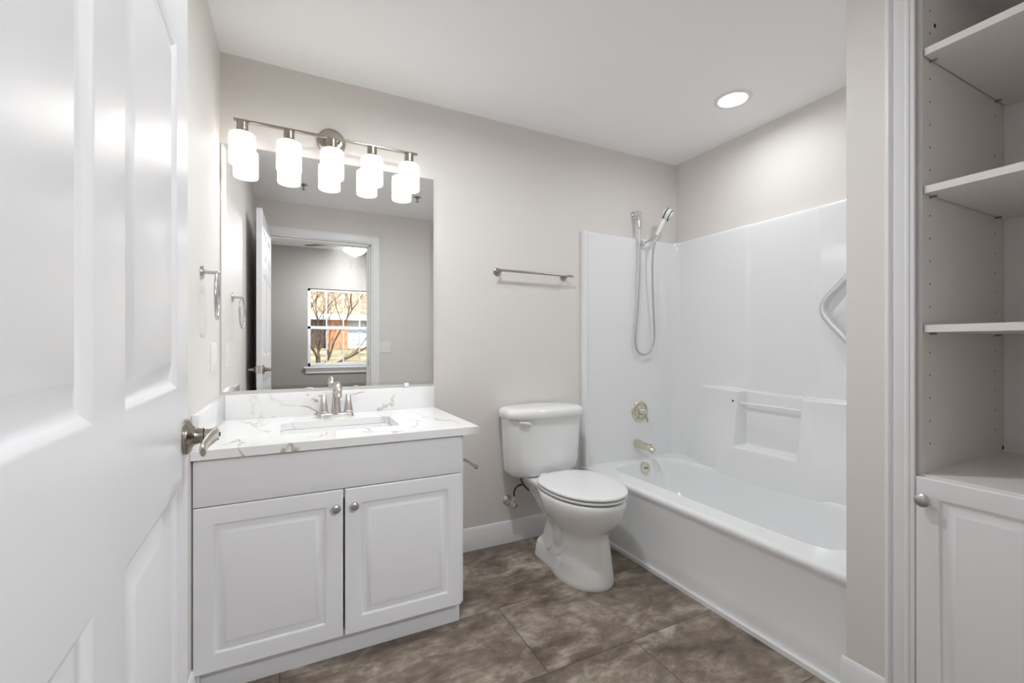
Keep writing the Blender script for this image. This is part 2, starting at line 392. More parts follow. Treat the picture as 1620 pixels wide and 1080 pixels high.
# ------------------------------------------------------------------ door leaf (open against the left wall)
dk = 0.0275
hx, hy, fx, fy = -0.180 + dk * (1.06 - 0.15), 0.15, -0.180, 1.06
dlen = math.hypot(fx - hx, fy - hy); du = Vector((fx - hx, fy - hy, 0)) / dlen; dn = Vector((du.y, -du.x, 0))   # dn points into the room (+X)
T = 0.036
def dfn(p, q, d): return (hx + du.x * p + dn.x * (d - T), hy + du.y * p + dn.y * (d - T), 0.012 + q)
def Y2p(y): return (y - hy) / du.y
bands = [(0.23, 0.889), (1.065, 1.670), (1.775, 2.000)]
cols = [(Y2p(0.2455), Y2p(0.552)), (Y2p(0.6485), Y2p(0.955))]
panels = [(c[0], z0, c[1], z1) for c in cols for z0, z1 in bands]
b = MB(); panel_slab(b, dlen, 2.112, T, panels, [(0, 0), (0.004, -0.0015), (0.010, -0.006), (0.016, -0.009), (0.022, -0.0095), (0.044, -0.0015), (0.047, -0.001)], dfn)
door = build('door_1', b, M['door'], angle=25); door['kind'] = 'structure'
door['label'] = 'white six panel door standing open along the left wall'; door['category'] = 'door'
lp = Y2p(1.0234)
def door_lever(sgn):
    P = lambda p, q, d: Vector(dfn(p, q - 0.012, (T + d) if sgn > 0 else -d))
    a = Vector(dn) * sgn
    b = MB()
    b.lathe([(0, 0), (0.033, 0), (0.034, 0.003), (0.033, 0.007), (0.029, 0.010), (0.021, 0.0125), (0.016, 0.017), (0.0145, 0.024), (0.0145, 0.030)], P(lp, 0.981, 0), a, 40)
    b.lathe([(0.0115, 0.030), (0.0120, 0.031), (0.0120, 0.051), (0.011, 0.0545), (0, 0.055)], P(lp, 0.981, 0), a, 24)
    h = build('door_handle', b, M['antique'], door)
    b = MB()
    path = [P(lp + 0.012, 0.9815, 0.047), P(lp - 0.004, 0.9825, 0.049), P(lp - 0.03, 0.983, 0.048), P(lp - 0.06, 0.981, 0.044), P(lp - 0.085, 0.977, 0.041), P(lp - 0.105, 0.973, 0.041), P(lp - 0.113, 0.971, 0.042)]
    b.tube(path, [0.006, 0.0105, 0.010, 0.0088, 0.0085, 0.009, 0.006], 16, sub=5, flat=(0.62, 1.35))
    build('lever', b, M['nickel'] if sgn > 0 else M['antique'], h)
    b = MB(); b.lathe([(0, 0.0555), (0.0045, 0.0555), (0.0045, 0.0568), (0, 0.057)], P(lp, 0.981, 0), a, 16); build('privacy_button', b, M['dark'], h)
door_lever(1); door_lever(-1)
b = MB()
for q in (0,): b.prism([(Y2p(1.06) - 0.0, 0.0)] * 0 or [(0.006, 0.955), (0.030, 0.955), (0.030, 1.011), (0.006, 1.011)], lambda u, v, w: tuple(Vector(dfn(dlen + w, v - 0.012, u))), 0.0, 0.0012)
build('latch_plate', b, M['satin'], door)
for zc in (0.25, 1.07, 1.9):
    b = MB(); b.lathe([(0, -0.045), (0.006, -0.045), (0.006, 0.045), (0, 0.045)], dfn(-0.004, zc - 0.012, -0.004), (0, 0, 1), 12); build('hinge', b, M['satin'], door)

# ------------------------------------------------------------------ vanity
van = thing('vanity_cabinet', 'white two door vanity cabinet under the quartz countertop', 'cabinet', (0.18, 1.99, 0))
b = MB()
b.box(XL + 0.001, -0.262, 1.716, D - 0.001, 0, 0.792); b.box(0.616, 0.634, 1.7752, D - 0.001, 0, 0.1025); b.box(0.616, 0.634, 1.716, D - 0.001, 0.1025, 0.792)
b.box(-0.262, 0.616, 1.720, D - 0.001, 0.1, 0.118); b.box(-0.262, 0.616, D - 0.012, D - 0.001, 0.118, 0.79)
b.box(-0.262, 0.616, 1.717, 1.735, 0.60, 0.79)
build('body', b, M['cabinet'], van)
b = MB(); b.box(XL + 0.001, 0.634, 1.760, 1.775, 0, 0.1024); build('toe_kick', b, M['cabinet'], van)
b = MB(); b.box(-0.2762, 0.6205, 1.697, 1.7155, 0.6385, 0.7865, 0.002); build('false_drawer_front', b, M['cabinet'], van)
RNG = [(0, 0), (0.003, -0.0012), (0.009, -0.0072), (0.014, -0.008), (0.034, -0.0022), (0.036, -0.0012), (0.038, -0.001)]
for x0, x1, kx in ((-0.2762, 0.1698, 0.1443), (0.1762, 0.6205, 0.2065)):
    b = MB(); w = x1 - x0; h = 0.6350 - 0.1045
    panel_slab(b, w, h, 0.0185, [(0.054, 0.054, w - 0.054, h - 0.054)], RNG, lambda p, q, d: (x0 + p, 1.7155 - d, 0.1045 + q), back=False)
    dr = build('door', b, M['cabinet'], van)
    b = MB(); b.lathe(knob_profile(), (kx, 1.697, 0.5735), (0, -1, 0), 24); build('knob', b, M['satin'], dr)

ctop = thing('vanity_countertop', 'white quartz countertop with brown veins on the vanity', 'countertop', (0.2, 2.0, 0.7925))
SX0, SX1, SY0, SY1 = -0.036, 0.410, 1.846, 2.118
b = MB()
o1 = [(XL + 0.001, 1.677), (0.691, 1.677), (0.691, D - 0.001), (XL + 0.001, D - 0.001)]
b.holed(o1, [rrect(SX0, SX1, SY0, SY1, 0.03)], 0.7925, 0.8223); build('slab', b, M['quartz'], ctop)
b = MB(); b.box(XL + 0.020, 0.691, D - 0.021, D - 0.001, 0.8223, 0.9325, 0.0015); build('backsplash', b, M['quartz'], ctop)
b = MB(); b.box(XL + 0.001, XL + 0.020, 1.70, D - 0.001, 0.8223, 0.9325, 0.0015); build('side_splash', b, M['quartz'], ctop)

sink = thing('sink_basin', 'white rectangular undermount sink set in the countertop', 'sink', (0.187, 1.982, 0.64))
b = MB()
loops = []
for off, z, r in ((-0.012, 0.7915, 0.035), (0.004, 0.7915, 0.032), (0.006, 0.78, 0.034), (0.010, 0.70, 0.04), (0.016, 0.672, 0.045), (0.030, 0.655, 0.05), (0.060, 0.650, 0.05), (0.09, 0.648, 0.04)):
    loops.append([(x, y, z) for x, y in rrect(SX0 + off, SX1 - off, SY0 + off, SY1 - off, r, 8)])
b.loft(loops, True, False, True)
build('bowl', b, M['porcelain'], sink, angle=60)
b = MB(); b.lathe([(0, 0.0035), (0.012, 0.0035), (0.015, 0.001), (0.021, 0.0025), (0.023, 0)], (0.187, 1.99, 0.648), (0, 0, 1), 24); build('drain', b, M['nickel'], sink)

fau = thing('bathroom_faucet', 'brushed nickel centerset faucet with two lever handles behind sink', 'faucet', (0.19, 2.215, 0.8223))
fz = 0.8223
b = MB(); b.loft([[(x, y, z) for x, y in rrect(0.112 + o, 0.268 - o, 2.188 + o, 2.240 - o, 0.024 - o * 0.5, 6)] for o, z in ((0, fz), (0, fz + 0.012), (0.003, fz + 0.016), (0.006, fz + 0.017))]); build('base_plate', b, M['chrome'], fau)
def sq(c, z, hx_, hy_, r=0.3, n=4):
    return [(x, y, z) for x, y in rrect(c[0] - hx_, c[0] + hx_, c[1] - hy_, c[1] + hy_, min(hx_, hy_) * r, n)]
b = MB()
col = [(0.023, 0.022, 0), (0.020, 0.020, 0.03), (0.0175, 0.018, 0.07), (0.0155, 0.0165, 0.105)]
b.loft([sq((0.19, 2.212), fz + z, a, c, 0.55) for a, c, z in col], True, True, False)
pts = [(0.19, 2.212, fz + 0.100), (0.19, 2.205, fz + 0.126), (0.19, 2.180, fz + 0.147), (0.19, 2.150, fz + 0.153), (0.19, 2.120, fz + 0.147), (0.19, 2.098, fz + 0.128), (0.19, 2.088, fz + 0.102)]
b.tube(pts, [0.0160, 0.0160, 0.0158, 0.0155, 0.0150, 0.0145, 0.0140], 20, sub=5)
build('spout', b, M['nickel'], fau, angle=50)
b = MB(); b.lathe([(0.0, 0), (0.0034, 0), (0.0034, 0.045), (0.005, 0.047), (0.005, 0.054), (0, 0.056)], (0.19, 2.236, fz + 0.016), (0, 0, 1), 12); build('lift_rod', b, M['nickel'], fau)
for sx, hxx in ((-1, 0.136), (1, 0.244)):
    b = MB()
    b.loft([sq((hxx, 2.214), fz + z, a, a, 0.5) for a, z in ((0.0245, 0), (0.0205, 0.024), (0.0195, 0.025), (0.0195, 0.027), (0.0140, 0.065), (0.0105, 0.098), (0.009, 0.102), (0.004, 0.104))])
    hd = build('handle', b, M['nickel'], fau, angle=50)
    b = MB(); z0 = fz + 0.098
    b.tube([(hxx, 2.214, z0), (hxx + sx * 0.022, 2.213, z0 + 0.001), (hxx + sx * 0.045, 2.211, z0 + 0.006), (hxx + sx * 0.062, 2.210, z0 + 0.009), (hxx + sx * 0.072, 2.210, z0 + 0.008)], [0.0075, 0.0055, 0.0045, 0.0048, 0.004], 12, sub=5, flat=(1.2, 0.6))
    build('lever', b, M['nickel'], hd)

# ------------------------------------------------------------------ mirror
mir = thing('vanity_mirror', 'large frameless wall mirror above the vanity countertop', 'mirror', (0.21, D - 0.003, 0.945))
mx0, mx1, mz0, mz1 = -0.2745, 0.690, 0.9475, 2.049
yb, yf2, bw = D - 0.0075, D - 0.0085, 0.019
b = MB(); q = [(mx0 + bw, mz0 + bw), (mx1 - bw, mz0 + bw), (mx1 - bw, mz1 - bw), (mx0 + bw, mz1 - bw)]
b.add([(x, yf2, z) for x, z in q], [(0, 1, 2, 3)]); build('glass', b, M['mirror'], mir, angle=0)
b = MB(); o_ = [(mx0, mz0), (mx1, mz0), (mx1, mz1), (mx0, mz1)]
b.loft([[(x, D - 0.001, z) for x, z in o_], [(x, yb, z) for x, z in o_], [(x, yf2, z) for x, z in q]], True, True, False); build('mirror_edge', b, M['mirror'], mir, angle=0)
for cxm in (0.545,):
    b = MB(); b.box(cxm - 0.012, cxm + 0.012, D - 0.012, D - 0.001, 0.9345, 0.956, 0.002); build('mirror_clip', b, M['plastic'], mir)

# ------------------------------------------------------------------ vanity light
vl = thing('vanity_light', 'five shade brushed nickel light bar above the mirror', 'light fixture', (0.18, D, 2.145))
b = MB(); b.lathe([(0, 0.026), (0.045, 0.026), (0.056, 0.022), (0.063, 0.014), (0.066, 0.004), (0.066, 0)], (0.178, D - 0.0005, 2.145), (0, -1, 0), 40); build('back_plate', b, M['dark_nickel'], vl)
b = MB()
for xx in (0.145, 0.211):
    b = MB(); b.tube([(xx, D - 0.02, 2.142), (xx, 2.248, 2.1315)], 0.0055, 12); build('arm', b, M['dark_nickel'], vl)
b = MB(); b.box(-0.2195, 0.579, 2.231, 2.2495, 2.124, 2.133, 0.001); build('bar', b, M['dark_nickel'], vl)
for i in range(5):
    sx = -0.187 + 0.1812 * i; y = 2.2406
    b = MB(); b.lathe([(0.004, 2.125), (0.004, 2.121), (0.0225, 2.119), (0.0225, 2.086), (0.030, 2.079), (0.031, 2.076), (0.0, 2.076)], (sx, y, 0), (0, 0, 1), 28); so = build('socket', b, M['dark_nickel'], vl)
    b = MB()
    b.lathe([(0.026, 2.0755), (0.040, 2.074), (0.048, 2.070), (0.0515, 2.063), (0.0525, 2.05), (0.0525, 1.944), (0.051, 1.9385), (0.0495, 1.9385), (0.0485, 1.944), (0.0485, 2.05), (0.046, 2.064), (0.038, 2.070), (0.026, 2.0715)], (sx, y, 0), (0, 0, 1), 40)
    build('shade', b, M['shade'], vl, angle=60)
    b = MB(); b.lathe([(0.013, 2.077), (0.013, 2.045), (0.0, 2.043)], (sx, y, 0), (0, 0, 1), 16); build('bulb_holder', b, M['plastic'], so)
    light('vanity_bulb_glow', 'POINT', (sx, y, 2.000), VAN_W, WARM, size=0.038)

# ------------------------------------------------------------------ recessed can over the tub, plus an added fill light out of view
for lx, ly, lab in ((2.092, 1.568, 'round white recessed ceiling light over the bathtub'), (0.64, 1.37, 'unseen recessed fill light added above the front of the vanity')):
    rc = thing('recessed_tub_or_fill_light', lab, 'light fixture', (lx, ly, ZC), 'recessed ceiling lights')
    b = MB(); b.lathe([(0.067, 0.002), (0.072, 0.007), (0.090, 0.005), (0.093, 0.0)], (lx, ly, ZC), (0, 0, -1), 48); build('trim_ring', b, M['plastic'], rc)
    b = MB(); b.lathe([(0, 0.0025), (0.067, 0.0025)], (lx, ly, ZC), (0, 0, -1), 48); build('lens', b, M['lens'], rc)

# sprinklers on the ceiling (seen in the mirror)
for sx, sy, where in ((0.093, 0.69, 'brass ceiling sprinkler reflected beside the second lamp shade'), (0.996, 0.80, 'brass ceiling sprinkler reflected by the fifth lamp shade')):
    sp = thing('fire_sprinkler', where, 'sprinkler', (sx, sy, ZC), 'ceiling sprinklers')
    b = MB(); b.lathe([(0.0, 0.004), (0.03, 0.003), (0.032, 0)], (sx, sy, ZC), (0, 0, -1), 24); build('escutcheon', b, M['antique'], sp)
    b = MB(); b.lathe([(0.009, 0.003), (0.009, 0.02), (0.004, 0.022), (0.004, 0.038), (0.016, 0.040), (0.016, 0.042), (0, 0.043)], (sx, sy, ZC), (0, 0, -1), 16); build('head', b, M['antique'], sp)

# ------------------------------------------------------------------ towel ring, towel bar, switches, paper holder
tr = thing('towel_ring', 'satin nickel towel ring on the left wall beside the mirror', 'towel ring', (XL, 1.87, 1.411))
b = MB(); b.lathe([(0, 0.008), (0.020, 0.008), (0.0235, 0.006), (0.0245, 0.002), (0.0245, 0)], (XL + 0.0005, 1.87, 1.411), (1, 0, 0), 32); build('base', b, M['satin'], tr)
b = MB(); b.tube([(XL + 0.006, 1.87, 1.411), (XL + 0.050, 1.87, 1.411)], 0.0065, 14); b.sphere((XL + 0.050, 1.87, 1.411), 0.008, 12); build('arm', b, M['satin'], tr)
b = MB(); rc_, rr_ = Vector((XL + 0.047, 1.87, 1.327)), 0.078
ringp = [rc_ + Vector((-0.005 * math.sin(a), rr_ * math.sin(a), rr_ * math.cos(a))) for a in [2 * PI * k / 64 for k in range(65)]]
b.tube(ringp, 0.0048, 12, cap=False); build('ring', b, M['satin'], tr, angle=60)

tb = thing('towel_bar', 'brushed nickel towel bar on the wall above the toilet', 'towel bar', (1.30, D, 1.578))
for xx in (1.072, 1.528):
    b = MB(); b.lathe([(0, 0.009), (0.018, 0.009), (0.0225, 0.006), (0.024, 0.0)], (xx, D - 0.0005, 1.580), (0, -1, 0), 32)
    b.lathe([(0.0075, 0.006), (0.0075, 0.062), (0, 0.064)], (xx, D - 0.0005, 1.580), (0, -1, 0), 16); build('post', b, M['dark_nickel'], tb)
b = MB(); b.tube([(1.046, D - 0.062, 1.580), (1.558, D - 0.062, 1.580)], 0.0072, 16); build('bar', b, M['dark_nickel'], tb)

def switch(name, label, o, ux, n, gangs):       # o centre on wall, ux horizontal unit, n normal
    t = thing(name, label, 'switch', o)
    o, ux, n = Vector(o), Vector(ux), Vector(n); w = 0.035 * gangs + 0.011 * (gangs - 1) * 1 + 0.0
    w = (0.07 + 0.046 * (gangs - 1)) / 2
    fn = lambda u, v, d: o + ux * u + Vector((0, 0, 1)) * v + n * d
    b = MB(); b.loft([[fn(u, v, d) for u, v in rrect(-w + i, w - i, -0.057 + i, 0.057 - i, 0.006)] for i, d in ((0, 0.0005), (0, 0.003), (0.003, 0.006))]); p = build('plate', b, M['plastic'], t)
    for g_ in range(gangs):
        c_ = (g_ - (gangs - 1) / 2) * 0.046
        if gangs == 2 and name == 'light_switch':
            b = MB(); b.loft([[fn(u, v, d) for u, v in rrect(c_ - 0.005 + i, c_ + 0.005 - i, -0.012 + i, 0.012 - i, 0.001)] for i, d in ((0, 0.005), (0, 0.007), (0.0015, 0.014))]); build('toggle', b, M['plastic'], p)
        else:
            b = MB(); b.loft([[fn(u, v, d) for u, v in rrect(c_ - 0.0165 + i, c_ + 0.0165 - i, -0.033 + i, 0.033 - i, 0.002)] for i, d in ((0, 0.005), (0, 0.007), (0.002, 0.009))]); build('rocker', b, M['plastic'], p)
switch('wall_outlet', 'white decorator plate on the left wall below the towel ring', (XL, 2.135, 1.106), (0, 1, 0), (1, 0, 0), 2)
switch('light_switch', 'white double toggle switch reflected beside the doorway casing', (0.835, YD, 1.135), (-1, 0, 0), (0, 1, 0), 2)

tp = thing('toilet_paper_holder', 'brushed nickel paper holder on the side of the vanity', 'paper holder', (0.634, 1.88, 0.638))
b = MB(); b.lathe([(0, 0.008), (0.02, 0.008), (0.024, 0.004), (0.024, 0)], (0.6335, 1.88, 0.640), (1, 0, 0), 24); build('base', b, M['nickel'], tp)
b = MB(); b.tube([(0.640, 1.88, 0.640), (0.690, 1.88, 0.640), (0.700, 1.872, 0.640), (0.702, 1.85, 0.640), (0.702, 1.755, 0.640)], 0.0065, 12); b.lathe([(0, 0), (0.0095, 0.001), (0.0095, 0.018), (0, 0.019)], (0.702, 1.737, 0.640), (0, 1, 0), 16); build('arm', b, M['nickel'], tp)

# ------------------------------------------------------------------ toilet
XT = 1.322
toi = thing('toilet', 'white two piece toilet with closed lid beside the bathtub', 'toilet', (XT, 1.95, 0))
#        z     W      yf     ym    yb    Wr     y1   y2 (transition from front width to rear width)
TAB = [(0.000, 0.138, 1.662, 1.86, 2.150, 0.122, 1.87, 1.98),
       (0.012, 0.140, 1.660, 1.86, 2.150, 0.124, 1.87, 1.98),
       (0.060, 0.135, 1.668, 1.86, 2.145, 0.120, 1.87, 1.95),
       (0.092, 0.135, 1.677, 1.86, 2.140, 0.112, 1.86, 1.92),
       (0.112, 0.133, 1.680, 1.86, 2.135, 0.080, 1.850, 1.882),
       (0.170, 0.126, 1.690, 1.86, 2.135, 0.058, 1.845, 1.875),
       (0.215, 0.121, 1.698, 1.86, 2.140, 0.060, 1.845, 1.88),
       (0.240, 0.126, 1.692, 1.86, 2.150, 0.080, 1.85, 1.92),
       (0.262, 0.141, 1.672, 1.86, 2.165, 0.086, 1.86, 1.98),
       (0.290, 0.160, 1.642, 1.865, 2.20, 0.092, 1.87, 2.04),
       (0.325, 0.180, 1.615, 1.87, 2.25, 0.104, 1.88, 2.08),
       (0.355, 0.192, 1.602, 1.875, 2.29, 0.118, 1.89, 2.10),
       (0.385, 0.1985, 1.594, 1.88, 2.30, 0.135, 1.89, 2.11),
       (0.405, 0.1985, 1.594, 1.88, 2.30, 0.142, 1.89, 2.11),
       (0.415, 0.192, 1.600, 1.88, 2.297, 0.139, 1.89, 2.11)]
def bowl_loop(z, n=44, shrink=0.0):
    Wf, yf, ym, yb, Wr, y1, y2 = interp(TAB, z)
    R_, L_ = [], []
    for i in range(n + 1):
        y = yf + (yb - yf) * (1 - math.cos(PI * i / n)) / 2
        if y < ym: w = Wf * math.sqrt(max(0, 1 - ((ym - y) / (ym - yf)) ** 2.15))
        else: w = Wf
        w = lerp(w, Wr, sm(y1, y2, y)) if y > y1 else w
        e = 0.05
        if y > yb - e: w *= math.sqrt(max(0, 1 - ((y - yb + e) / e) ** 3))
        # trapway bulges
        w += 0.048 * math.exp(-((y - 2.00) / 0.055) ** 2 - ((z - 0.265) / 0.055) ** 2) * (1 if w > 0.02 else 0)
        w += 0.042 * math.exp(-((y - 1.945) / 0.040) ** 2 - ((z - 0.165) / 0.045) ** 2) * (1 if w > 0.02 else 0)
        R_.append((XT + w, y, z)); L_.append((XT - w, y, z))
    return R_ + L_[::-1][1:-1]
b = MB()
zs = [0.0, 0.006, 0.012, 0.03, 0.05, 0.065, 0.08, 0.09, 0.097, 0.104, 0.112, 0.125, 0.14, 0.155, 0.17, 0.185, 0.2, 0.215, 0.228, 0.24, 0.251, 0.262, 0.276, 0.29, 0.308, 0.325, 0.34, 0.355, 0.37, 0.385, 0.395, 0.405, 0.412, 0.415]
b.loft([bowl_loop(z) for z in zs]); build('bowl', b, M['porcelain'], toi, angle=55)
def egg(z, w, yf, yb, ym, nf=2.05, nb=2.7, n=64):
    out = []
    for k in range(n):
        a = 2 * PI * k / n; c_, s_ = math.cos(a), math.sin(a)
        e = nb if s_ > 0 else nf; l = (yb - ym) if s_ > 0 else (ym - yf)
        out.append((XT + 0.006 + math.copysign(abs(c_) ** (2 / e), c_) * w, ym + math.copysign(abs(s_) ** (2 / e), s_) * l, z))
    return out
def eggs(o, z): return egg(z, 0.198 - o, 1.594 + o, 2.092 - o, 1.865)
b = MB(); b.loft([eggs(o, z) for o, z in ((0.012, 0.4210), (0.005, 0.4215), (0.001, 0.424), (0.001, 0.431), (0.004, 0.4340), (0.012, 0.4345))]); build('seat', b, M['seat'], toi, angle=60)
b = MB(); b.loft([eggs(o, z) for o, z in ((0.014, 0.4410), (0.004, 0.4413), (0.0, 0.443), (0.0, 0.449), (0.003, 0.4525), (0.009, 0.4545), (0.03, 0.456), (0.09, 0.457))]); build('lid', b, M['seat'], toi, angle=60)
for sx in (-0.07, 0.07):
    b = MB(); b.box(XT + sx - 0.022, XT + sx + 0.022, 2.075, 2.112, 0.415, 0.447, 0.006, 3); build('hinge_cap', b, M['seat'], toi)
for px, py in ((-0.13, 1.76), (0.13, 1.76)):
    for z0_, z1_ in ((0.413, 0.4215), (0.434, 0.4415)):
        b = MB(); b.box(XT + px - 0.010, XT + px + 0.010, py - 0.014, py + 0.014, z0_, z1_, 0.001); build('bumper', b, M['seat'], toi)
b = MB()
def dens(loop, k=6):
    out = []
    for i, p in enumerate(loop):
        q = loop[(i + 1) % len(loop)]; m = max(1, int(math.dist(p, q) / 0.03)); out += [tuple(lerp(a, c, t / m) for a, c in zip(p, q)) for t in range(m)]
    return out
def tankL(z, wx, yf, yb, bow, r=0.045):
    base = dens([(x, y, z) for x, y in rrect(-wx, wx, yf, yb, r, 8)])
    return [(XT - 0.016 + x, y - (bow * (1 - (x / wx) ** 2) if y < (yf + yb) / 2 else 0), z) for x, y, _ in base]
N0 = None
def even(loop, n=96):
    L = [0]; 
    for i in range(len(loop)): L.append(L[-1] + math.dist(loop[i], loop[(i + 1) % len(loop)]))
    out = []; j = 0
    for k in range(n):
        d = L[-1] * k / n
        while L[j + 1] < d: j += 1
        t = (d - L[j]) / max(1e-9, L[j + 1] - L[j]); out.append(tuple(lerp(a, c, t) for a, c in zip(loop[j], loop[(j + 1) % len(loop)])))
    return out
b = MB()
b.loft([even(tankL(z, w, f_, 2.316, 0.022, r)) for z, w, f_, r in [(q[0], q[1] + 0.010, *q[2:]) for q in ((0.418, 0.165, 2.185, 0.04), (0.420, 0.185, 2.168, 0.05), (0.430, 0.200, 2.158, 0.055), (0.450, 0.2095, 2.152, 0.055), (0.50, 0.2135, 2.148, 0.052), (0.58, 0.2175, 2.145, 0.05), (0.66, 0.2215, 2.142, 0.05), (0.752, 0.2255, 2.140, 0.05))]]); build('tank', b, M['porcelain'], toi, angle=50)
b = MB()
b.loft([even(tankL(z, w, f_, 2.322, 0.026, r)) for z, w, f_, r in [(q[0], q[1] + 0.010, *q[2:]) for q in ((0.748, 0.222, 2.142, 0.05), (0.749, 0.236, 2.128, 0.055), (0.756, 0.240, 2.123, 0.057), (0.775, 0.240, 2.123, 0.057), (0.790, 0.236, 2.128, 0.057), (0.799, 0.224, 2.140, 0.057), (0.803, 0.208, 2.153, 0.055), (0.805, 0.17, 2.18, 0.05), (0.807, 0.10, 2.21, 0.04))]]); build('tank_lid', b, M['porcelain'], toi, angle=50)
b = MB(); b.lathe([(0.014, 0), (0.014, 0.01), (0.011, 0.016), (0, 0.017)], (XT - 0.150, 2.136, 0.722), (0, -1, 0), 20)
b.tube([(XT - 0.150, 2.121, 0.722), (XT - 0.165, 2.115, 0.727), (XT - 0.19, 2.116, 0.732), (XT - 0.215, 2.122, 0.733)], [0.010, 0.009, 0.008, 0.006], 12, sub=4, flat=(0.7, 1)); build('flush_lever', b, M['porcelain'], toi)
for sx in (-1, 1):
    b = MB(); b.lathe([(0.014, 0), (0.0135, 0.012), (0.009, 0.019), (0, 0.021)], (XT + sx * 0.105, 1.985, 0.085), (sx * 0.4, 0, 0.9), 20); build('bolt_cap', b, M['seat'], toi)

wv = thing('water_supply_valve', 'chrome water supply valve on the wall behind the toilet', 'valve', (1.14, D, 0.245))
b = MB(); b.lathe([(0, 0.012), (0.018, 0.011), (0.028, 0.006), (0.032, 0)], (1.14, D - 0.0005, 0.245), (0, -1, 0), 32); build('escutcheon', b, M['chrome'], wv)
b = MB(); b.tube([(1.14, D - 0.008, 0.245), (1.14, D - 0.075, 0.245)], 0.009, 12); b.tube([(1.14, D - 0.06, 0.245), (1.152, D - 0.06, 0.285)], 0.008, 12); build('stop_body', b, M['chrome'], wv)
b = MB(); b.lathe([(0, 0), (0.010, 0), (0.019, 0.004), (0.019, 0.012), (0.010, 0.016), (0, 0.016)], (1.142, D - 0.075, 0.243), (0.1, -1, -0.15), 20); build('handle', b, M['chrome'], wv)
b = MB(); b.tube([(1.152, D - 0.06, 0.282), (1.153, D - 0.062, 0.315), (1.165, D - 0.068, 0.338), (1.190, D - 0.075, 0.350), (1.222, D - 0.08, 0.344), (1.245, D - 0.10, 0.326), (1.238, D - 0.125, 0.318), (1.205, D - 0.12, 0.338), (1.180, D - 0.11, 0.372), (1.172, D - 0.10, 0.415)], 0.0055, 10, sub=6); build('supply_hose', b, M['darkhose'], wv)

# ------------------------------------------------------------------ bathtub + one piece surround
tub = thing('bathtub', 'white one piece alcove bathtub with moulded shower walls', 'bathtub', (2.07, 1.57, 0))
TX0, ZR = 1.655, 0.388
Y0, Y1 = 0.776, D - 0.001
# basin outline (rim level)
def smooth_closed(P, sub=8):
    n = len(P); out = []
    for i in range(n):
        p0, p1, p2, p3 = [Vector(P[(i + k - 1) % n]) for k in range(4)]
        for k in range(sub):
            t = k / sub; q = 0.5 * ((2 * p1) + (p2 - p0) * t + (2 * p0 - 5 * p1 + 4 * p2 - p3) * t * t + (3 * p1 - p0 - 3 * p2 + p3) * t ** 3); out.append((q.x, q.y))
    return out
BAS = [(1.796, 1.75), (1.798, 2.00), (1.800, 2.09), (1.822, 2.175), (1.90, 2.217), (2.03, 2.232), (2.16, 2.234), (2.25, 2.213), (2.315, 2.15), (2.340, 2.05), (2.352, 1.90), (2.356, 1.60), (2.352, 1.25), (2.340, 1.10), (2.305, 1.00), (2.20, 0.945), (2.03, 0.925), (1.90, 0.93), (1.825, 0.955), (1.800, 1.03), (1.792, 1.20), (1.793, 1.45)]
bas = smooth_closed(BAS, 5)
cbx, cby = 2.07, 1.57
def scl(o, z, k=1.0): # inset toward centre
    out = []
    for x, y in bas:
        dx, dy = x - cbx, y - cby
        hx_, hy_ = 0.28, 0.655
        out.append((cbx + dx * (1 - o / hx_), cby + dy * (1 - o * k / hy_), z))
    return out
b = MB()
deck_out = [(TX0 + 0.024, Y0), (2.50, Y0), (2.50, Y1), (TX0 + 0.024, Y1)]
b.holed(deck_out, [[(x, y) for x, y, _ in scl(-0.012, 0)]], ZR - 0.001, ZR)
b.loft([scl(o, z, k) for o, z, k in ((-0.012, ZR, 1), (-0.004, ZR - 0.002, 1), (0.002, ZR - 0.008, 1), (0.006, ZR - 0.02, 1), (0.016, 0.30, 1.2), (0.030, 0.22, 1.6), (0.045, 0.16, 2.2), (0.065, 0.125, 2.4), (0.10, 0.105, 2.4), (0.16, 0.098, 2.4), (0.22, 0.096, 2.3))], True, False, True)
AP = [(TX0 + 0.024, ZR), (TX0 + 0.014, ZR - 0.0015), (TX0 + 0.005, ZR - 0.007), (TX0, ZR - 0.016), (TX0 + 0.001, ZR - 0.028), (TX0 + 0.008, ZR - 0.042), (TX0 + 0.013, ZR - 0.06), (TX0 + 0.014, 0.20), (TX0 + 0.012, 0.13), (TX0 + 0.006, 0.09), (TX0 + 0.001, 0.065), (TX0 + 0.001, 0.012), (TX0 + 0.03, 0.0)]
ys = [Y0 + (Y1 - Y0) * i / 30 for i in range(31)]
b.loft([[(x, y, z) for x, z in AP] for y in ys], False, False, False)
build('tub', b, M['acrylic'], tub, angle=60)
b = MB(); b.prism([(0.0, 0), (0.0, 0.020), (0.004, 0.024), (0.010, 0.024), (0.0165, 0.019), (0.0165, 0)], lambda u, v, w: (TX0 + 0.0005 - u, w, v), Y0 + 0.005, D - 0.014); struct('trim_3', b, M['white_trim'], label='white shoe moulding along the base of the bathtub', cat='trim')

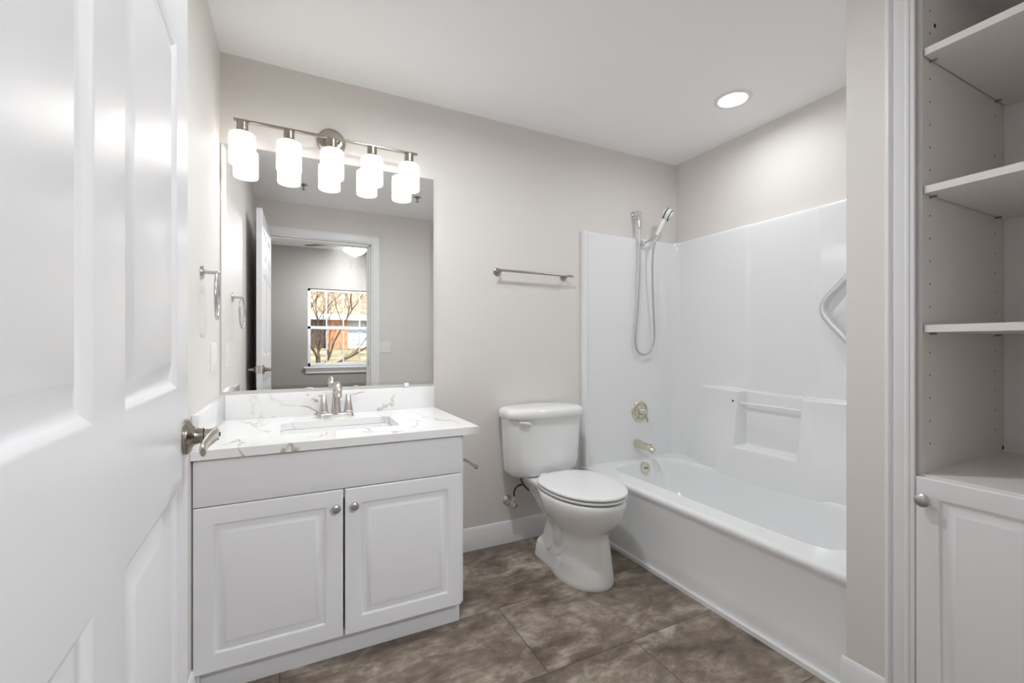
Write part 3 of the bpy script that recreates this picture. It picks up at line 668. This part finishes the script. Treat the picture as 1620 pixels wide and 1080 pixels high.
# surround: U-shaped shell, inner surface displaced on the long wall
XI, YI0, YI1, ZT = 2.470, 0.806, 2.303, 1.883
def bulge(y, z):
    A = lerp(0.113, 0.072, sm(ZR, 0.84, z)); yo = lerp(0.125, 0, sm(ZR, 0.86, z)); zt = lerp(0.876, 0.889, sm(1.5, 1.9, y))
    r1 = min(1, max(0, (2.085 + yo - y) / 0.33)); r2 = min(1, max(0, (y - 1.07 + yo) / 0.32))
    low = 1 - sm(zt - 0.012, zt + 0.004, z)
    hole = sm(1.392, 1.412, y) * (1 - sm(1.748, 1.768, y))
    low *= 1 - hole * sm(0.545, 0.562, z) * 0.93
    side = 0.008 * (1 - sm(1.335, 1.375, y) * (1 - sm(1.715, 1.768, y)) * sm(0.6, 0.9, z))
    return max(A * min(r1, r2) * low, 0) + side
def lin(a, c, n): return [lerp(a, c, i / n) for i in range(n)]
yl = lin(YI1 - 0.055, 2.10, 8) + lin(2.10, 1.79, 26) + lin(1.79, 1.73, 16) + lin(1.73, 1.43, 16) + lin(1.43, 1.38, 14) + lin(1.38, 1.33, 8) + lin(1.33, YI0 + 0.055, 16) + [YI0 + 0.055]
zl = lin(0.33, ZR - 0.004, 4) + lin(ZR - 0.004, 0.53, 8) + lin(0.53, 0.575, 12) + lin(0.575, 0.855, 14) + lin(0.855, 0.90, 18) + lin(0.90, 1.86, 20) + [1.86, 1.872, 1.879, ZT]
def topin(z):     # edge roll at the top
    return 0.0 if z < 1.861 else 0.010 * (1 - math.sqrt(max(0, 1 - ((z - 1.86) / (ZT - 1.86)) ** 2)))
def path(z):
    P = []; o = topin(z); fl = TX0 + 0.042
    # left flange roll on back wall
    P += [(TX0 + 0.008, D - 0.001), (TX0 + 0.008, YI1 + 0.006), (TX0 + 0.012, YI1 - 0.006 + o), (TX0 + 0.022, YI1 - 0.010 + o), (TX0 + 0.034, YI1 - 0.007 + o), (TX0 + 0.042, YI1 + o), (TX0 + 0.05, YI1 + o)]
    P += [(x, YI1 + o) for x in lin(TX0 + 0.07, XI - 0.055, 12)]
    R_ = 0.055
    def rx(y): return XI - bulge(y, z) + o
    x_end = rx(YI1 - R_)
    for i in range(9):
        a = PI / 2 * i / 8
        P.append((x_end - R_ + R_ * math.sin(a), YI1 + o - R_ + R_ * math.cos(a)))
    P += [(rx(y), y) for y in yl[1:]]
    for i in range(9):
        a = PI / 2 * i / 8
        P.append((rx(YI0 + R_) - R_ + R_ * math.cos(a), YI0 - o + R_ - R_ * math.sin(a)))
    P += [(x, YI0 - o) for x in lin(XI - 0.055 - 0.03, TX0 + 0.05, 10)]
    P += [(TX0 + 0.042, YI0 - o), (TX0 + 0.034, YI0 + 0.007 - o), (TX0 + 0.022, YI0 + 0.010 - o), (TX0 + 0.012, YI0 + 0.006 - o), (TX0 + 0.008, YI0 - 0.006), (TX0 + 0.008, Y0)]
    return [(x, y, z) for x, y in P]
loops = [path(z) for z in zl]
top = [(min(max(x, TX0 + 0.008), 2.50) if True else x, y, ZT) for x, y, z in loops[-1]]
# close the top back to the walls
def towall(p):
    x, y, z = p
    if y > YI1 - 0.03 and x < XI - 0.04: return (x, D - 0.001, z)
    if y < YI0 + 0.03 and x < XI - 0.04: return (x, Y0, z)
    if y > YI1 - 0.055: return (2.50 if x > XI - 0.02 else x, D - 0.001, z)
    if y < YI0 + 0.055: return (2.50 if x > XI - 0.02 else x, Y0, z)
    return (2.50, y, z)
loops.append([towall(p) for p in loops[-1]])
b = MB(); b.loft(loops, False, False, False); build('shower_wall', b, M['acrylic'], tub, angle=50)
b = MB(); b.tube([(2.422, 1.765, 0.806), (2.422, 1.395, 0.806)], 0.0085, 14); build('washcloth_bar', b, M['acrylic'], tub)
b = MB(); b.lathe([(0, 0.003), (0.0055, 0.003), (0.006, 0)], (2.3955, 1.795, 0.818), (-1, 0, 0), 14); build('bar_hole_disc', b, M['blackrubber'], tub)  # black disc stands in for the shade inside the rod hole

ts = YI1 - 0.0005
tv = thing('tub_valve', 'round polished nickel shower valve with lever on tub wall', 'valve', (2.127, ts, 0.706))
b = MB(); b.lathe([(0, 0.013), (0.045, 0.0128), (0.050, 0.011), (0.0525, 0.0105), (0.056, 0.0115), (0.064, 0.009), (0.071, 0.004), (0.0725, 0)], (2.127, ts, 0.706), (0, -1, 0), 56); pl = build('plate', b, M['polished'], tv)
b = MB(); b.lathe([(0.0500, 0.0122), (0.0512, 0.0132), (0.0524, 0.0122)], (2.127, ts, 0.706), (0, -1, 0), 40, PI * 0.5, PI * 1.2); build('hot_mark', b, M['red'], pl)
b = MB(); b.lathe([(0.0500, 0.0122), (0.0512, 0.0132), (0.0524, 0.0122)], (2.127, ts, 0.706), (0, -1, 0), 40, PI * 1.25, PI * 2.4); build('cold_mark', b, M['dark'], pl)
b = MB(); b.lathe([(0.026, 0.010), (0.024, 0.022), (0.021, 0.030), (0.0185, 0.052), (0.016, 0.060), (0, 0.064)], (2.127, ts, 0.706), (0, -1, 0), 32)
b.tube([(2.127, ts - 0.050, 0.700), (2.131, ts - 0.054, 0.682), (2.137, ts - 0.058, 0.655), (2.140, ts - 0.060, 0.640)], [0.011, 0.0095, 0.009, 0.0085], 14, sub=4, flat=(1, 0.7)); build('lever', b, M['polished'], tv)

sp = thing('tub_spout', 'polished nickel tub spout with diverter knob', 'spout', (2.095, ts, 0.492))
b = MB()
prof = [(0.0, 0.027, 0.492), (0.006, 0.029, 0.492), (0.03, 0.028, 0.490), (0.075, 0.0245, 0.486), (0.115, 0.022, 0.483), (0.142, 0.020, 0.474), (0.158, 0.018, 0.460)]
b.tube([(2.098, ts - d, z) for d, r, z in prof], [r for d, r, z in prof], 24, sub=4); build('body', b, M['polished'], sp, angle=50)
b = MB(); b.lathe([(0.003, 0), (0.003, 0.012), (0.007, 0.014), (0.007, 0.020), (0, 0.021)], (2.098, ts - 0.130, 0.492), (0, 0, 1), 14); build('diverter', b, M['polished'], sp)

OVX = 2.098; OVY = 2.220
ov = thing('overflow_plate', 'round nickel overflow plate inside the bathtub end', 'overflow plate', (OVX, OVY, 0.345))
b = MB(); b.lathe([(0, 0.010), (0.030, 0.009), (0.036, 0.006), (0.0375, 0)], (OVX, OVY, 0.345), (0, -1, 0.12), 36); build('plate', b, M['polished'], ov)
b = MB(); b.tube([(OVX - 0.014, OVY - 0.013, 0.345), (OVX + 0.014, OVY - 0.013, 0.345)], 0.0045, 10); b.tube([(OVX, OVY - 0.006, 0.345), (OVX, OVY - 0.015, 0.345)], 0.006, 10); build('trip_lever', b, M['antique'], ov)

# ------------------------------------------------------------------ hand shower
hs = thing('handheld_shower', 'chrome hand shower with looped hose above the bathtub', 'shower', (2.14, D, 1.84))
b = MB(); b.lathe([(0, 0.018), (0.016, 0.016), (0.024, 0.008), (0.028, 0)], (2.103, D - 0.0005, 2.045), (0, -1, 0), 28)
b.sphere((2.103, D - 0.035, 2.043), 0.024, 18); b.tube([(2.103, D, 2.045), (2.103, D - 0.04, 2.045)], 0.011, 12)
b.tube([(2.103, D - 0.045, 2.030), (2.103, D - 0.052, 1.985), (2.103, D - 0.053, 1.965)], [0.017, 0.014, 0.013], 14)
b.lathe([(0.0105, 0), (0.0135, 0.003), (0.0135, 0.016), (0.0115, 0.018), (0.0115, 0.026), (0.009, 0.028)], (2.103, D - 0.0535, 1.967), (0, 0, -1), 16); build('supply_elbow', b, M['chrome'], hs)
hb = (2.140, YI1, 1.842)
b = MB(); b.lathe([(0, 0.012), (0.020, 0.012), (0.026, 0.006), (0.028, 0)], (hb[0], hb[1] - 0.0005, hb[2]), (0, -1, 0), 28); b.sphere((hb[0], hb[1] - 0.016, hb[2]), 0.015, 14)
b.tube([(hb[0], hb[1] - 0.015, hb[2]), (2.158, YI1 - 0.05, 1.857), (2.180, YI1 - 0.085, 1.873)], [0.009, 0.007, 0.008], 12)
b.lathe([(0.0105, -0.014), (0.0145, -0.014), (0.0155, 0.014), (0.0115, 0.014), (0.0105, -0.014)], (2.182, YI1 - 0.090, 1.874), (0.32, -0.16, 0.93), 18); build('holder', b, M['chrome'], hs)
ax = Vector((0.44, -0.10, 0.90)).normalized(); p0 = Vector((2.182, YI1 - 0.090, 1.874))
b = MB(); b.tube([p0 - ax * 0.02, p0 + ax * 0.02, p0 + ax * 0.08, p0 + ax * 0.13, p0 + ax * 0.158], [0.010, 0.0115, 0.0145, 0.017, 0.020], 18, sub=3); hd = build('shower_head', b, M['plastic'], hs, angle=50)
hc = p0 + ax * 0.178; na = Vector((0.50, -0.62, -0.42)).normalized()
b = MB(); b.lathe([(0.0, -0.0312), (0.0225, -0.0288), (0.0375, -0.0168), (0.0438, -0.0024), (0.045, 0.012), (0.0425, 0.024), (0.0375, 0.0264), (0.0, 0.0264)], hc, na, 32); build('head_shell', b, M['plastic'], hd)
b = MB(); b.lathe([(0.0444, -0.0048), (0.0465, -0.0036), (0.0465, 0.0012), (0.0444, 0.0024)], hc, na, 32); b.lathe([(0.0381, 0.027), (0.0325, 0.03), (0.0306, 0.0282)], hc, na, 32); build('black_ring', b, M['blackrubber'], hd)
b = MB(); b.lathe([(0.03, 0.0264), (0.0294, 0.0348), (0.025, 0.0396), (0.0, 0.0408)], hc, na, 28); build('spray_face', b, M['plastic'], hd)
b = MB()
hp = [(2.103, D - 0.0535, 1.942), (2.102, D - 0.055, 1.88), (2.100, D - 0.058, 1.70), (2.088, D - 0.058, 1.45), (2.070, D - 0.055, 1.25), (2.066, D - 0.055, 1.18), (2.086, D - 0.055, 1.115), (2.142, D - 0.058, 1.090), (2.196, D - 0.06, 1.113), (2.222, D - 0.065, 1.18), (2.220, D - 0.07, 1.27), (2.200, D - 0.08, 1.45), (2.178, D - 0.095, 1.66), (2.170, D - 0.11, 1.78), (2.174, D - 0.12, 1.835), tuple(p0 - ax * 0.018)]
b.tube(hp, 0.0068, 10, sub=8); build('shower_hose', b, M['satin'], hs, angle=60)

gb = thing('grab_bar', 'bent white and grey grab bar on the long tub wall', 'grab bar', (2.46, 1.2, 1.34))
for i, z in enumerate((1.512, 1.150)):
    b = MB(); b.lathe([(0, 0.014), (0.026, 0.012), (0.034, 0.006), (0.036, 0)], (XI - 0.0075, 1.168, z), (-1, 0, 0), 28); build('mount', b, M['plastic'], gb)
b = MB()
gp = [(XI - 0.015, 1.168, 1.512), (XI - 0.042, 1.172, 1.506), (2.420, 1.190, 1.483), (2.418, 1.240, 1.430), (2.418, 1.283, 1.383), (2.418, 1.296, 1.350), (2.418, 1.293, 1.315), (2.418, 1.265, 1.268), (2.418, 1.220, 1.215), (2.420, 1.190, 1.178), (XI - 0.042, 1.172, 1.157), (XI - 0.015, 1.168, 1.150)]
b.tube(gp, 0.0185, 18, sub=6); build('bar', b, M['knurl'], gb, angle=60)

# ------------------------------------------------------------------ linen cabinet in the closet
lc = thing('linen_cabinet', 'tall built in linen cabinet with open shelves and lower door', 'cabinet', (1.99, 0.42, 0))
CX, CXB, CY1, CY0 = 1.655, 2.265, 0.6196, 0.2187
b = MB()
b.box(CX, CXB + 0.006, CY1, CY1 + 0.019, 0, 2.30); b.box(CX, CXB + 0.006, CY0 - 0.019, CY0, 0, 2.30); b.box(CXB, CXB + 0.006, CY0, CY1, 0, 2.30); b.box(CX, CXB, CY0, CY1, 2.28, 2.30); b.box(CX, CXB, CY0, CY1, 0.756, 0.7772); b.box(CX, CXB, CY0, CY1, 0.08, 0.10)
b.box(CX + 0.05, CX + 0.065, CY0, CY1, 0, 0.08)
b.cur = 1
for k in range(-1, 20):
    z = 2.0818 - 0.0678 * k
    if z < 0.83: break
    if min(abs(z - s_) for s_ in (2.012, 1.608, 1.203)) < 0.02: continue
    for x in (1.702, 2.181): b.lathe([(0, 0.0004), (0.0028, 0.0004), (0.0028, 0)], (x, CY1, z), (0, -1, 0), 10)
b.lathe([(0, 0.0006), (0.0065, 0.0006), (0.0065, 0)], (1.734, CY1, 2.1149), (0, -1, 0), 14); b.lathe([(0, 0.0006), (0.007, 0.0006), (0.007, 0)], (2.25, CY1, 0.793), (0, -1, 0), 14)
build('carcass', b, [M['melamine'], M['dark']], lc, angle=0, weld=False)
for zt in (2.0218, 1.6189, 1.2132):
    b = MB(); b.box(CX + 0.002, CXB - 0.004, CY0 + 0.003, CY1 - 0.0035, zt - 0.0215, zt, 0.0008, 1); sh = build('shelf', b, M['melamine'], lc, angle=0)
    for x in (1.702, 2.181):
        for y, n_ in ((CY1, -1), (CY0, 1)):
            b = MB(); b.lathe([(0.0032, 0), (0.0032, 0.016), (0, 0.0165)], (x, y, zt - 0.0250), (0, n_, 0), 10); build('shelf_pin', b, M['antique'], sh)
b = MB(); w = 0.6284 - 0.2098; h = 0.7718 - 0.10
panel_slab(b, w, h, 0.019, [(0.050, 0.052, w - 0.050, h - 0.052)], RNG, lambda p, q, d: (1.6545 - d, 0.6284 - p, 0.10 + q), back=False)
ld = build('door', b, M['cabinet'], lc)
b = MB(); b.lathe(knob_profile(0.019, 0.030), (1.6357, 0.6048, 0.7103), (-1, 0, 0), 24); build('knob', b, M['satin'], ld)

# ------------------------------------------------------------------ bedroom behind the camera (seen in the mirror)
BX0, BX1, BY = -1.75, 2.35, -1.826
b = MB(); b.box(BX0, BX1, BY, 0.02, -0.1, 0); struct('floor_bedroom', b, M['carpet'], angle=0)
b = MB(); b.box(BX0, BX1, BY - 0.1, 0.02, ZC, ZC + 0.1); struct('ceiling_bedroom', b, M['ceiling'], angle=0)
WX0, WX1, WZ0, WZ1 = 0.205, 1.105, 0.870, 1.915
b = MB()
for x0, x1, z0, z1 in ((BX0, WX0, 0, ZC), (WX1, BX1, 0, ZC), (WX0, WX1, 0, WZ0), (WX0, WX1, WZ1, ZC)): b.box(x0, x1, BY - 0.1, BY, z0, z1)
struct('wall_bedroom_far', b, M['bedwall'], angle=0)
b = MB(); b.box(BX0 - 0.1, BX0, BY - 0.1, 0.02, 0, ZC); struct('wall_bedroom_left', b, M['bedwall'], angle=0)
b = MB(); b.box(BX1, BX1 + 0.1, BY - 0.1, 0.02, 0, ZC); struct('wall_bedroom_right', b, M['bedwall'], angle=0)
b = MB(); b.box(BX0, XL, 0.005, 0.02, 0, ZC); b.box(XW, BX1, 0.005, 0.02, 0, ZC); struct('wall_bedroom_near', b, M['bedwall'], angle=0)
# window
b = MB()
fy0, fy1 = BY - 0.085, BY - 0.03
for x0, x1, z0, z1 in ((WX0, WX0 + 0.035, WZ0, WZ1), (WX1 - 0.035, WX1, WZ0, WZ1), (WX0, WX1, WZ0, WZ0 + 0.045), (WX0, WX1, WZ1 - 0.035, WZ1), (WX0, WX1, 1.372, 1.412)): b.box(x0, x1, fy0, fy1, z0, z1, 0.003)
wn = struct('window_1', b, M['white_trim'], label='white double hung bedroom window reflected in the mirror', cat='window')
b = MB()
for k in (1, 2, 3): 
    xm = WX0 + 0.02 + (WX1 - WX0 - 0.04) * k / 4; b.box(xm - 0.008, xm + 0.008, fy0 + 0.015, fy0 + 0.035, WZ0 + 0.03, WZ1 - 0.02)
build('muntin', b, M['white_trim'], wn)
b = MB(); b.box(WX0 + 0.02, WX1 - 0.02, fy0 + 0.022, fy0 + 0.026, WZ0 + 0.03, 1.39); b.box(WX0 + 0.02, WX1 - 0.02, fy0 + 0.028, fy0 + 0.032, 1.39, WZ1 - 0.02); build('pane', b, M['glass'], wn)
b = MB(); b.box(WX0 - 0.05, WX1 + 0.05, BY - 0.03, BY + 0.045, WZ0 - 0.022, WZ0, 0.003); b.box(WX0 - 0.03, WX1 + 0.03, BY + 0.0005, BY + 0.016, WZ0 - 0.09, WZ0 - 0.022, 0.003); build('sill', b, M['white_trim'], wn)

# ceiling fan
FX, FY = 0.690, -0.95
fan = thing('ceiling_fan', 'bedroom ceiling fan with lit glass shades reflected in mirror', 'fan', (FX, FY, ZC))
b = MB(); b.lathe([(0, 0), (0.065, 0), (0.06, 0.03), (0.05, 0.04), (0, 0.04)], (FX, FY, ZC), (0, 0, -1), 28); build('canopy', b, M['nickel'], fan)
b = MB(); b.lathe([(0, 0.03), (0.09, 0.035), (0.105, 0.055), (0.10, 0.09), (0.06, 0.105), (0.05, 0.13), (0, 0.13)], (FX, FY, ZC), (0, 0, -1), 32); build('motor', b, M['nickel'], fan)
for k in range(5):
    a = math.radians(146 + 72 * k); e = Vector((math.cos(a), math.sin(a), 0)); s_ = Vector((-e.y, e.x, 0.12)).normalized()
    b = MB(); z = ZC - 0.075
    pts2 = [(0.10, 0.02), (0.16, 0.045), (0.20, 0.06), (0.60, 0.07), (0.64, 0.055), (0.655, 0.03)]
    c0 = Vector((FX, FY, z))
    up_ = [c0 + e * r + s_ * w for r, w in pts2] + [c0 + e * r - s_ * w for r, w in pts2[::-1]]
    b.loft([[p - Vector((0, 0, 0.003)) for p in up_], [p + Vector((0, 0, 0.003)) for p in up_]]); build('blade', b, M['brown'], fan)
for k in range(4):
    a = math.radians(45 + 90 * k); e = Vector((math.cos(a), math.sin(a), 0)); c0 = Vector((FX, FY, ZC - 0.118)) + e * 0.05; ax2 = (e * 0.62 + Vector((0, 0, -0.83))).normalized()
    b = MB(); b.lathe([(0.018, 0), (0.024, 0.008), (0.042, 0.028), (0.058, 0.055), (0.066, 0.078), (0.060, 0.080), (0, 0.070)], c0, ax2, 28); build('light_shade', b, M['fanshade'], fan)
for dx in (-0.05, 0.02):
    b = MB(); b.tube([(FX + dx, FY + 0.03, ZC - 0.13), (FX + dx, FY + 0.03, ZC - 0.36)], 0.0016, 8); b.sphere((FX + dx, FY + 0.03, ZC - 0.365), 0.007, 10, (1, 1, 1.6)); build('pull_chain', b, M['satin'], fan)
light('fan_light', 'POINT', (FX, FY, ZC - 0.215), FAN_W, (0.94, 0.97, 1.0), size=0.02)

# ------------------------------------------------------------------ outdoors beyond the bedroom window
b = MB()
b.add([(-14, BY - 0.1, -0.35), (16, BY - 0.1, -0.35), (16, -12.0, 1.05), (-14, -12.0, 1.05), (16, -40, 1.2), (-14, -40, 1.2)], [(0, 1, 2, 3), (3, 2, 4, 5)])
gr = struct('ground_outside', b, M['lawn'], angle=0)
hz = thing('neighbor_house', 'pale blue sided house with brown roof outside the window', 'house', (3, -14, 1.05))
b = MB(); b.box(-3, 12, -17, -12.6, 0.9, 2.15)
for k in range(7): z = 1.05 + k * 0.15; b.prism([(0, 0), (0.02, 0), (0.004, 0.148), (0, 0.148)], lambda u, v, w: (w, -12.6 + u, z + v), -3, 12)
build('siding_wall', b, M['siding'], hz, angle=0)
b = MB(); b.prism([(-12.2, 2.12), (-12.2, 2.20), (-15.6, 4.6), (-19, 2.2), (-19, 2.12)], lambda u, v, w: (w, u, v), -3.5, 12.5); build('roof', b, M['shingle'], hz, angle=0)
b = MB(); b.box(-3.5, 12.5, -12.2, -12.16, 2.06, 2.26); build('fascia', b, M['white_trim'], hz, angle=0)
b = MB(); b.box(1.15, 1.85, -12.6, -12.35, 1.0, 2.15); build('brick_pier', b, M['brick'], hz, angle=0)
b = MB(); b.box(-0.3, 1.15, -12.6, -12.5, 1.0, 2.06); build('garage_door', b, M['bark'], hz, angle=0)
fn_ = thing('garden_fence', 'low weathered rail fence on the lawn outside the window', 'fence', (2, -8, 0.5))
for k in range(8):
    b = MB(); x = -1.5 + k * 1.2; b.box(x - 0.05, x + 0.05, -8.05, -7.95, 0.3, 1.02); build('post', b, M['woodslat'], fn_, angle=0)
for z in (0.62, 0.82, 0.98):
    b = MB(); b.box(-1.6, 7.0, -7.95, -7.92, z - 0.035, z + 0.035); build('rail', b, M['woodslat'], fn_, angle=0)
random.seed(4)
tree = thing('bare_tree', 'leafless tree with thin twigs outside the bedroom window', 'tree', (0.5, -5.2, -0.1))
b = MB(); twig = MB()
def branch(mb, p, d, l, r, depth):
    pts = [p]; q = p.copy(); dd = d.copy()
    for k in range(4):
        dd = (dd + Vector((random.uniform(-.25, .25), random.uniform(-.25, .25), random.uniform(-.1, .22)))).normalized(); q = q + dd * l / 4; pts.append(q.copy())
    mb.tube(pts, [r, r * .85, r * .7, r * .55, r * .4], 6 if depth else 8)
    if depth < 3:
        for k in range(4 if depth else 7):
            i = random.randint(1, 4); nd = (dd + Vector((random.uniform(-1, 1), random.uniform(-1, 1), random.uniform(-.3, .8)))).normalized(); branch(twig, pts[i], nd, l * random.uniform(.45, .7), r * .42, depth + 1)
base = Vector((0.5, -5.2, -0.05))
b.tube([base, base + Vector((0.02, 0, 0.5)), base + Vector((0.0, 0, 1.0))], [0.07, 0.055, 0.045], 10); build('trunk', b, M['bark'], tree)
for d in ((0.7, 0, 0.8), (-0.3, 0.1, 1), (0.3, -0.3, 1.0), (1.0, 0.1, 0.5)): branch(twig, base + Vector((0, 0, random.uniform(.5, 1.0))), Vector(d).normalized(), 1.5, 0.028, 0)
build('branches', twig, M['bark'], tree, weld=False)
